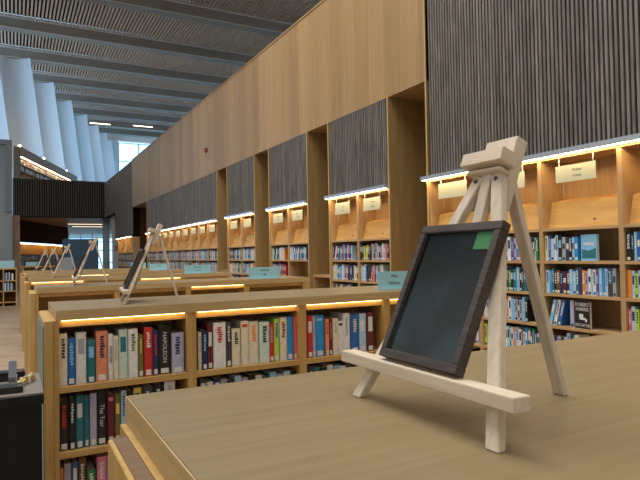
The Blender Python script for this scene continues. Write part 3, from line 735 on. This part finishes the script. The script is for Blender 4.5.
# local +y of these cases must point away from the camera side: rotate so local x runs along D, local y to its left -> flip by placing on the left of D
far_case(V(0.36, 34.4, 0), 9.2, 0.0, 2.26, [0.13, 0.45, 0.75, 1.05, 1.35, 1.65], 'wall_bookcase', 'long lit bookcase under the dark gallery at the far left', 1, 0)
fb = MB(); row_along(fb, 300, 1.3505, 0.04, 4, 9.1, 9.2 / 11); row_along(fb, 300, 1.0505, 0.04, 5, 9.1, 9.2 / 11)
o = fb.obj('books', matl, None, (0.36, 34.4, 0)); o.rotation_euler = (0, 0, math.atan2(D.y, D.x)); tag(o, 'row of tiny distant books in the lit case under the dark gallery', 'books', None, 'stuff')
UB = V(0.34, 32.9, 0); LP = ['cream', 'white', 'grey', 'cream', 'salmon', 'olive', 'white', 'mint', 'brown']
t_ = thing('gallery_bookcase', 'lit oak bookcase standing on the upper gallery behind the dark parapet', 'bookcase', (UB.x, UB.y, 3.6)); t_.rotation_euler = (0, 0, math.atan2(D.y, D.x))
MB().box(0, 11.3, 0.26, 0.30, 0, 3.0).obj('back_panel', 'oak_panel', t_)
MB().box(-0.05, 0.0, -0.02, 0.30, 0, 3.58).obj('end_panel', 'brown_oak', t_)
MB().box(0, 11.3, -0.04, 0.28, 3.05, 3.56).obj('fascia', 'oak_hy', t_)
for z in (2.35, 2.68): MB().box(0, 11.3, 0.0, 0.26, z - 0.03, z).obj('shelf', 'oak_hy', t_)
MB().box(0.05, 11.2, -0.035, -0.005, 3.03, 3.049).obj('light_strip', 'led_white', t_)
fb = MB(); row_along(fb, 300, 2.3505, 0.03, 8, 11.2, 0.8, LP); row_along(fb, 300, 2.6805, 0.03, 9, 11.2, 0.8, LP)
o = fb.obj('books', matl, None, (UB.x, UB.y, 3.6)); o.rotation_euler = (0, 0, math.atan2(D.y, D.x)); tag(o, 'tiny lit books in the bookcase up on the gallery', 'books', None, 'stuff')
for i, s_ in enumerate((0.25, 4.2, 9.0)):
    q = dl(UB, s_) + V(-0.1, 0.05, 7.19)
    m = MB().box(-0.05, 0.05, -0.35, 0.35, 0, 0.04).obj('uplight', 'uplight', None, q); tag(m, ['warm uplighter at the near end of the gallery bookcase top', 'warm uplighter midway along the gallery bookcase top', 'warm uplighter at the far end of the gallery bookcase top'][i], 'uplight', 'uplights on the gallery bookcase')
o = rest.obj('books', matl); tag(o, 'small distant books filling the shelves farther along the hall', 'books', None, 'stuff')

# low benches in the recesses
for i, (a, b) in enumerate([(5.285, 6.035), (7.655, 8.345), (9.985, 10.695), (12.385, 13.095)]):
    t_ = thing('low_bookcase', ['low oak bookcase in the recess beside the near slatted bay', 'low oak bookcase in the recess left of the second slatted bay', 'low oak bookcase in the recess left of the third slatted bay', 'low oak bookcase in the recess left of the fourth slatted bay'][i], 'bookcase', (W + 0.06, (a + b) / 2, 0), 0, 'low bookcases in the wall recesses')
    hw = (b - a) / 2
    MB().box(0, 0.5, -hw, hw, 1.02, 1.055).obj('top_board', 'oak_hy', t_); MB().box(0.02, 0.5, -hw, hw, 0.7, 0.725).obj('shelf', 'oak_hy', t_)
    for s_ in (-1, 1): MB().box(0.0, 0.5, min(s_ * hw, s_ * (hw - 0.022)), max(s_ * hw, s_ * (hw - 0.022)), 0, 1.0195).obj('side_panel', 'oak_wall_v', t_)
    MB().box(0.48, 0.5, -hw + 0.022, hw - 0.022, 0, 1.0195).obj('back_panel', 'recess', t_)

# ------------------------------------------------------------------ signs on the worktops
def top_sign(x, y, k, wd, hh, words, label):
    t = thing('sign_block', label, 'sign', (x, y, TZ), 0, 'pale blue signs standing on the island worktops')
    MB().box(-wd / 2, wd / 2, -0.004, 0.004, 0.0, hh).obj('card', 'blue_card', t, None, 0.0015)
    MB().box(-wd / 2 + .01, wd / 2 - .01, -0.03, 0.03, 0.0, 0.006).obj('foot', 'blue_card', t)
    for i, s_ in enumerate(words):
        o = link('lettering', text_mesh(s_, 0.030), t, (0.0, -0.0046, hh * (0.74 if i == 0 else 0.34))); o.rotation_euler = FACE_S
top_sign(2.165, 3.02, 1, 0.245, 0.112, ('War', 'Military'), 'pale blue sign reading War Military just left of the big dark frame')
top_sign(2.185, 5.22, 2, 0.33, 0.112, ('History', 'UK'), 'pale blue sign on the third worktop, with two short dark words')
top_sign(2.19, 7.55, 3, 0.36, 0.112, ('History', 'World'), 'pale blue sign on the fourth worktop')
top_sign(2.19, 9.9, 4, 0.30, 0.112, ('Travel',), 'pale blue sign on the fifth worktop')
top_sign(2.3, 12.25, 5, 0.30, 0.112, ('Travel',), 'pale blue sign on the farthest worktop')

# ------------------------------------------------------------------ easels
def flat_foot(m, a, b):
    d = (b - a).normalized()
    for i in range(4): m.v[i] = m.v[i] - d * ((m.v[i].z - 0.0005) / d.z)
def make_easel():
    t = thing('easel', 'large pale beech tabletop easel on the nearest worktop', 'easel')
    LN = 0.41; yy = 0.150
    d_up = V(LN, 0, 1).normalized(); nrm = V(-1, 0, LN).normalized()
    for s_ in (-1, 1):
        m = MB(); a = V(-0.006, s_ * yy, 0.0); b = V(0.004 + 0.350 * LN, s_ * 0.018, 0.350)
        m.bar(a, b, 0.021, 0.013, (0, 1, 0)); flat_foot(m, a, b); l = m.obj('front_leg', 'beech', t, None, 0.0012)
        c = b - nrm * 0.0 - (b - a).normalized() * 0.010
        MB().cyl(c + nrm * 0.0085, c + nrm * 0.006, 0.0034, 14).obj('bolt', 'bk_charcoal', l)
    MB().bar(V(0.06 * LN + 0.022, 0, 0.055), V(0.350 * LN + 0.002, 0, 0.352), 0.020, 0.010, (0, 1, 0)).obj('mast', 'beech', t, None, 0.001)
    # head board behind the legs
    p0 = V(0.305 * LN + 0.016, 0, 0.300); p1 = p0 + d_up * 0.118
    sh_ = V(0, 0.005, 0) - nrm * 0.005
    MB().bar(p0 + sh_, p1 + sh_, 0.066, 0.024, (0, 1, 0)).obj('head_board', 'beech', t, None, 0.0012)
    # clamp block with its lip
    q = p0 + d_up * 0.069 + nrm * 0.025
    cb = MB(); cb.bar(q - d_up * 0.011, q + d_up * 0.011, 0.086, 0.034, (0, 1, 0)); cbo = cb.obj('clamp_block', 'beech_h', t, None, 0.001)
    q2 = p0 + d_up * 0.051 + nrm * 0.019
    MB().bar(q2 - d_up * 0.003, q2 + d_up * 0.003, 0.070, 0.024, (0, 1, 0)).obj('clamp_lip', 'beech_h', t, None, 0.001)
    # back leg
    a = V(0.276, -0.014, 0.0); b = p0 + d_up * 0.060 - nrm * 0.025; m = MB().bar(a, b, 0.020, 0.012, (0, 1, 0)); flat_foot(m, a, b)
    m.obj('back_leg', 'beech', t, None, 0.001)
    # ledge that holds the frame
    l = MB(); l.box(-0.012, 0.0155, -0.186, 0.196, 0.0515, 0.069)
    l.obj('ledge', 'beech_h', t, None, 0.001)
    return t
FW, FH, FT = 0.176, 0.222, 0.016
def make_frame():
    t = thing('picture_frame', 'charcoal wooden frame with dark glazed picture on the big easel', 'picture frame')
    bw = 0.0135
    m = MB()
    for (a0, a1, b0, b1) in ((-FW / 2, FW / 2, 0, bw), (-FW / 2, FW / 2, FH - bw, FH), (-FW / 2, -FW / 2 + bw, bw, FH - bw), (FW / 2 - bw, FW / 2, bw, FH - bw)):
        m.box(0, FT, a0, a1, b0, b1)
    m.obj('surround', 'frame', t, None, 0.0012)
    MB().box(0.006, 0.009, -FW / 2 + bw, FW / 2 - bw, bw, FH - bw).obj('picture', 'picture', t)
    MB().box(0.009, 0.013, -FW / 2 + bw, FW / 2 - bw, bw, FH - bw).obj('backing', 'black', t)
    return t
LEANF = math.radians(25.0)
def place_frame(fo, ex, ey, ez, rz):
    fo.rotation_euler = (0, LEANF, 0)
    if rz: fo.rotation_mode = 'XYZ'; fo.rotation_euler = (0, LEANF, rz)
    c, s = math.cos(rz), math.sin(rz); lx, ly = -0.004, 0.007
    fo.location = (ex + lx * c - ly * s, ey + lx * s + ly * c, ez + 0.0762)
easel = make_easel(); frame = make_frame()
spots = [(0.505, 0.650, 0), (0.51, 3.12, -6), (0.465, 5.42, -4), (0.43, 7.72, -3), (0.41, 10.05, -2), (0.39, 12.35, -2)]
elab = ['large pale beech tabletop easel on the nearest worktop', 'pale beech easel in profile on the second worktop', 'small beech easel on the third worktop, in front of the navy screen',
        'beech easel on the fourth worktop, left of the navy screen', 'tiny beech easel on the fifth worktop', 'tiny beech easel on the farthest worktop, leftmost of the row']
flab = ['charcoal wooden frame with dark glazed picture on the big easel', 'dark picture frame seen edge-on, on the second worktop easel', 'dark picture frame seen edge-on, on the third worktop easel',
        'thin dark picture frame on the fourth worktop easel', 'tiny dark picture frame on the fifth worktop easel', 'tiny dark picture frame on the farthest worktop easel']
for i, (x, y, a) in enumerate(spots):
    e_ = easel if i == 0 else copy_tree(easel); f_ = frame if i == 0 else copy_tree(frame)
    e_.location = (x, y, TZ); e_.rotation_euler = (0, 0, math.radians(a)); place_frame(f_, x, y, TZ, math.radians(a))
    e_['label'] = elab[i]; f_['label'] = flab[i]; e_['group'] = 'display easels on the worktops'; f_['group'] = 'dark frames on the easels'

# ------------------------------------------------------------------ black cabinet with clutter in the aisle
t_ = thing('black_cabinet', 'black box cabinet with brushed top against the left end of second island', 'cabinet', (-0.318, 2.27, 0))
MB().box(-0.40, 0.40, -0.17, 0.19, 0.0, 0.935).obj('body', 'black', t_, None, 0.004)
MB().box(-0.405, 0.405, -0.175, 0.195, 0.9355, 0.960).obj('top_tray', 'tray', t_, None, 0.002)
MB().box(-0.405, 0.405, -0.182, -0.1755, 0.925, 0.955).obj('front_lip', 'black', t_)
zt = 0.9602
m = MB().box(-0.30, 0.0, -0.035, 0.035, 0, 0.03); o = m.obj('black_box', 'black_gloss', None, (0.038, 2.385, zt), 0.003); tag(o, 'flat black case on the rear of the black cabinet top', 'case')
m = MB().box(-0.40, 0.0, -0.04, 0.04, 0, 0.02); o = m.obj('black_box', 'black_gloss', None, (0.028, 2.17, zt), 0.003); tag(o, 'long thin black case near the front of the black cabinet top', 'case')
t_ = thing('clip_stand', 'small upright dark and silver clip standing on the black cabinet', 'clip', (-0.002, 2.275, zt))
MB().box(-0.014, 0.014, -0.012, 0.012, 0, 0.035).obj('silver_base', 'chrome', t_, None, 0.002); MB().box(-0.013, 0.012, -0.006, 0.006, 0.0352, 0.085).obj('dark_tab', 'grey_board', t_, None, 0.002)
m = MB(); r = random.Random(3); p = V(0, 0, 0.009)
for i in range(26):
    q = V(-0.022 + 0.044 * i / 26 + r.uniform(-.012, .012), -0.06 + 0.12 * i / 26 + r.uniform(-.02, .02), 0.006 + r.uniform(0, .022)); m.cyl(p, q, 0.0045, 8); p = q
o = m.obj('brass_chain', 'brass', None, (0.043, 2.275, zt)); tag(o, 'tangled shiny brass chain at the right of the black cabinet top', 'chain')

# ------------------------------------------------------------------ middle-distance furniture
t_ = thing('display_screen', 'large navy felt display screen standing beyond the easels', 'screen', (2.42, 25, 0))
MB().box(-0.68, 0.68, -0.03, 0.03, 0.3, 2.17).obj('panel', 'navy', t_, None, 0.02)
for s_ in (-0.6, 0.6): MB().box(s_ - 0.03, s_ + 0.03, -0.25, 0.25, 0, 0.3).obj('foot', 'alu', t_)
t_ = thing('notice_board', 'pale grey board on a stand left of the navy display screen', 'board', (1.62, 22, 0))
MB().box(-0.26, 0.26, -0.02, 0.02, 0.75, 1.42).obj('panel', 'grey_board', t_); 
for s_ in (-0.2, 0.2): MB().box(s_ - 0.02, s_ + 0.02, -0.2, 0.2, 0, 0.75).obj('leg', 'alu', t_)
# low case and pale blue signs at the far left edge
t_ = thing('low_bookcase', 'low oak bookcase at the far left edge, beside the concrete wall', 'bookcase', (-0.18, 19.4, 0))
MB().box(-0.55, 0.28, 0, 0.5, 1.09, 1.13).obj('top_board', 'oak_h', t_)
for x in (-0.55, -0.09, 0.25): MB().box(x, x + 0.03, 0, 0.5, 0, 1.0895).obj('side_panel', 'oak_v', t_)
MB().box(-0.52, 0.25, 0.25, 0.27, 0, 1.0895).obj('back_panel', 'dark_wood', t_)
for z in (0.12, 0.45, 0.76): MB().box(-0.52, 0.25, 0.0, 0.249, z - 0.025, z).obj('shelf', 'oak_h', t_)
r = random.Random(5)
for z, sw in ((0.45, 'lower'), (0.76, 'upper')):
    x = -0.052; k = 0
    while x < 0.18:
        th = r.uniform(0.03, 0.045); c_ = ['lavender', 'navy', 'grey', 'charcoal', 'pale blue', 'black', 'white', 'blue'][(k * 3 + int(z * 10)) % 8]
        o = MB().box(-th / 2, th / 2, 0, 0.16, 0, r.uniform(0.2, 0.25)).obj('book', 'bk_' + c_, None, (-0.18 + x + th / 2, 19.43, z + 0.0005))
        if sw == 'upper': tag(o, '%s book, %s from left, upper shelf of the far left low bookcase' % (c_, ORD[k]), 'book')
        else: tag(o, '%s book, %s from left, lower shelf of the far left low bookcase' % (c_, ORD[k]), 'book')
        x += th + 0.003; k += 1
o = MB().box(-0.2, 0.2, -0.01, 0.01, 0, 0.22).obj('sign_block', 'blue_card', None, (-0.16, 19.6, 1.13)); tag(o, 'pale blue sign on the low bookcase at the far left edge', 'sign')
o = MB().box(-0.22, 0.22, -0.01, 0.01, 0.0, 0.15).obj('sign_block', 'blue_card', None, (0.62, 23.3, 1.13)); tag(o, 'pale blue sign right of the leftmost one, on a far table', 'sign')
t_ = thing('table', 'far oak table carrying a pale blue sign at left', 'table', (0.75, 23.4, 0))
MB().box(-0.5, 0.9, -0.4, 0.4, 1.09, 1.13).obj('tabletop', 'oak_h', t_)
for x in (-0.45, 0.85):
    for y in (-0.35, 0.35): MB().box(x - 0.03, x + 0.03, y - 0.03, y + 0.03, 0, 1.0895).obj('leg', 'oak_v', t_)
# white pier beside the column and a small pink sign
tag(MB().box(-0.16, 0.16, 0, 0.3, 0, 3.5).obj('trim_40', 'white', None, (4.62, 30.4, 0)), kind='structure')
o = MB().box(-0.13, 0.13, -0.02, 0.02, 0, 0.26).obj('wall_sign', 'pink', None, (4.66, 30.35, 1.72)); tag(o, 'small pinkish red sign on the white pier beside the column', 'sign')
# fire alarm beacon on the oak wall
o = MB().box(-0.05, 0, -0.07, 0.07, -0.05, 0.05).obj('alarm_beacon', 'red', None, (W - 0.001, 13.9, 4.05), 0.01); tag(o, 'small dark red alarm beacon high on the oak wall', 'alarm')
# two linear lamps hanging under the far beams
for i, (x, y) in enumerate(((5.9 * RS, 46.0 * RS), (9.0 * RS, 45.6 * RS))):
    t_ = thing('ceiling_lamp', ['warm linear ceiling lamp at the far end near the fins', 'warm linear ceiling lamp beside the top of the oak wall'][i], 'ceiling lamp', (x, y, ZR - 0.12), 0, 'linear lamps under the far beams')
    MB().box(-0.9, 0.9, -0.1, 0.1, 0.02, 0.10).obj('housing', 'alu', t_); MB().box(-0.88, 0.88, -0.09, 0.09, 0, 0.019).obj('diffuser', 'lamp', t_)
for i, (x, y) in enumerate(((3.9, 37.5), (4.4, 40.5))):
    t_ = thing('soffit_lamp', ['nearer linear lamp in the gallery soffit', 'farther linear lamp in the gallery soffit'][i], 'ceiling lamp', (x, y, 3.44), 0, 'linear lamps in the gallery soffit')
    MB().box(-1.0, 1.0, -0.1, 0.1, 0.02, 0.059).obj('housing', 'alu', t_); MB().box(-0.98, 0.98, -0.09, 0.09, 0, 0.0195).obj('diffuser', 'soffit_lamp', t_)

# ------------------------------------------------------------------ label check
labs = {}
for o in bpy.data.objects:
    if o.parent is None and 'label' in o: labs.setdefault(o['label'], []).append(o.name)
for k, v_ in labs.items():
    if len(v_) > 1: print('DUP LABEL', k, v_[:4])
    if not 4 <= len(k.split()) <= 16: print('LEN', len(k.split()), k)
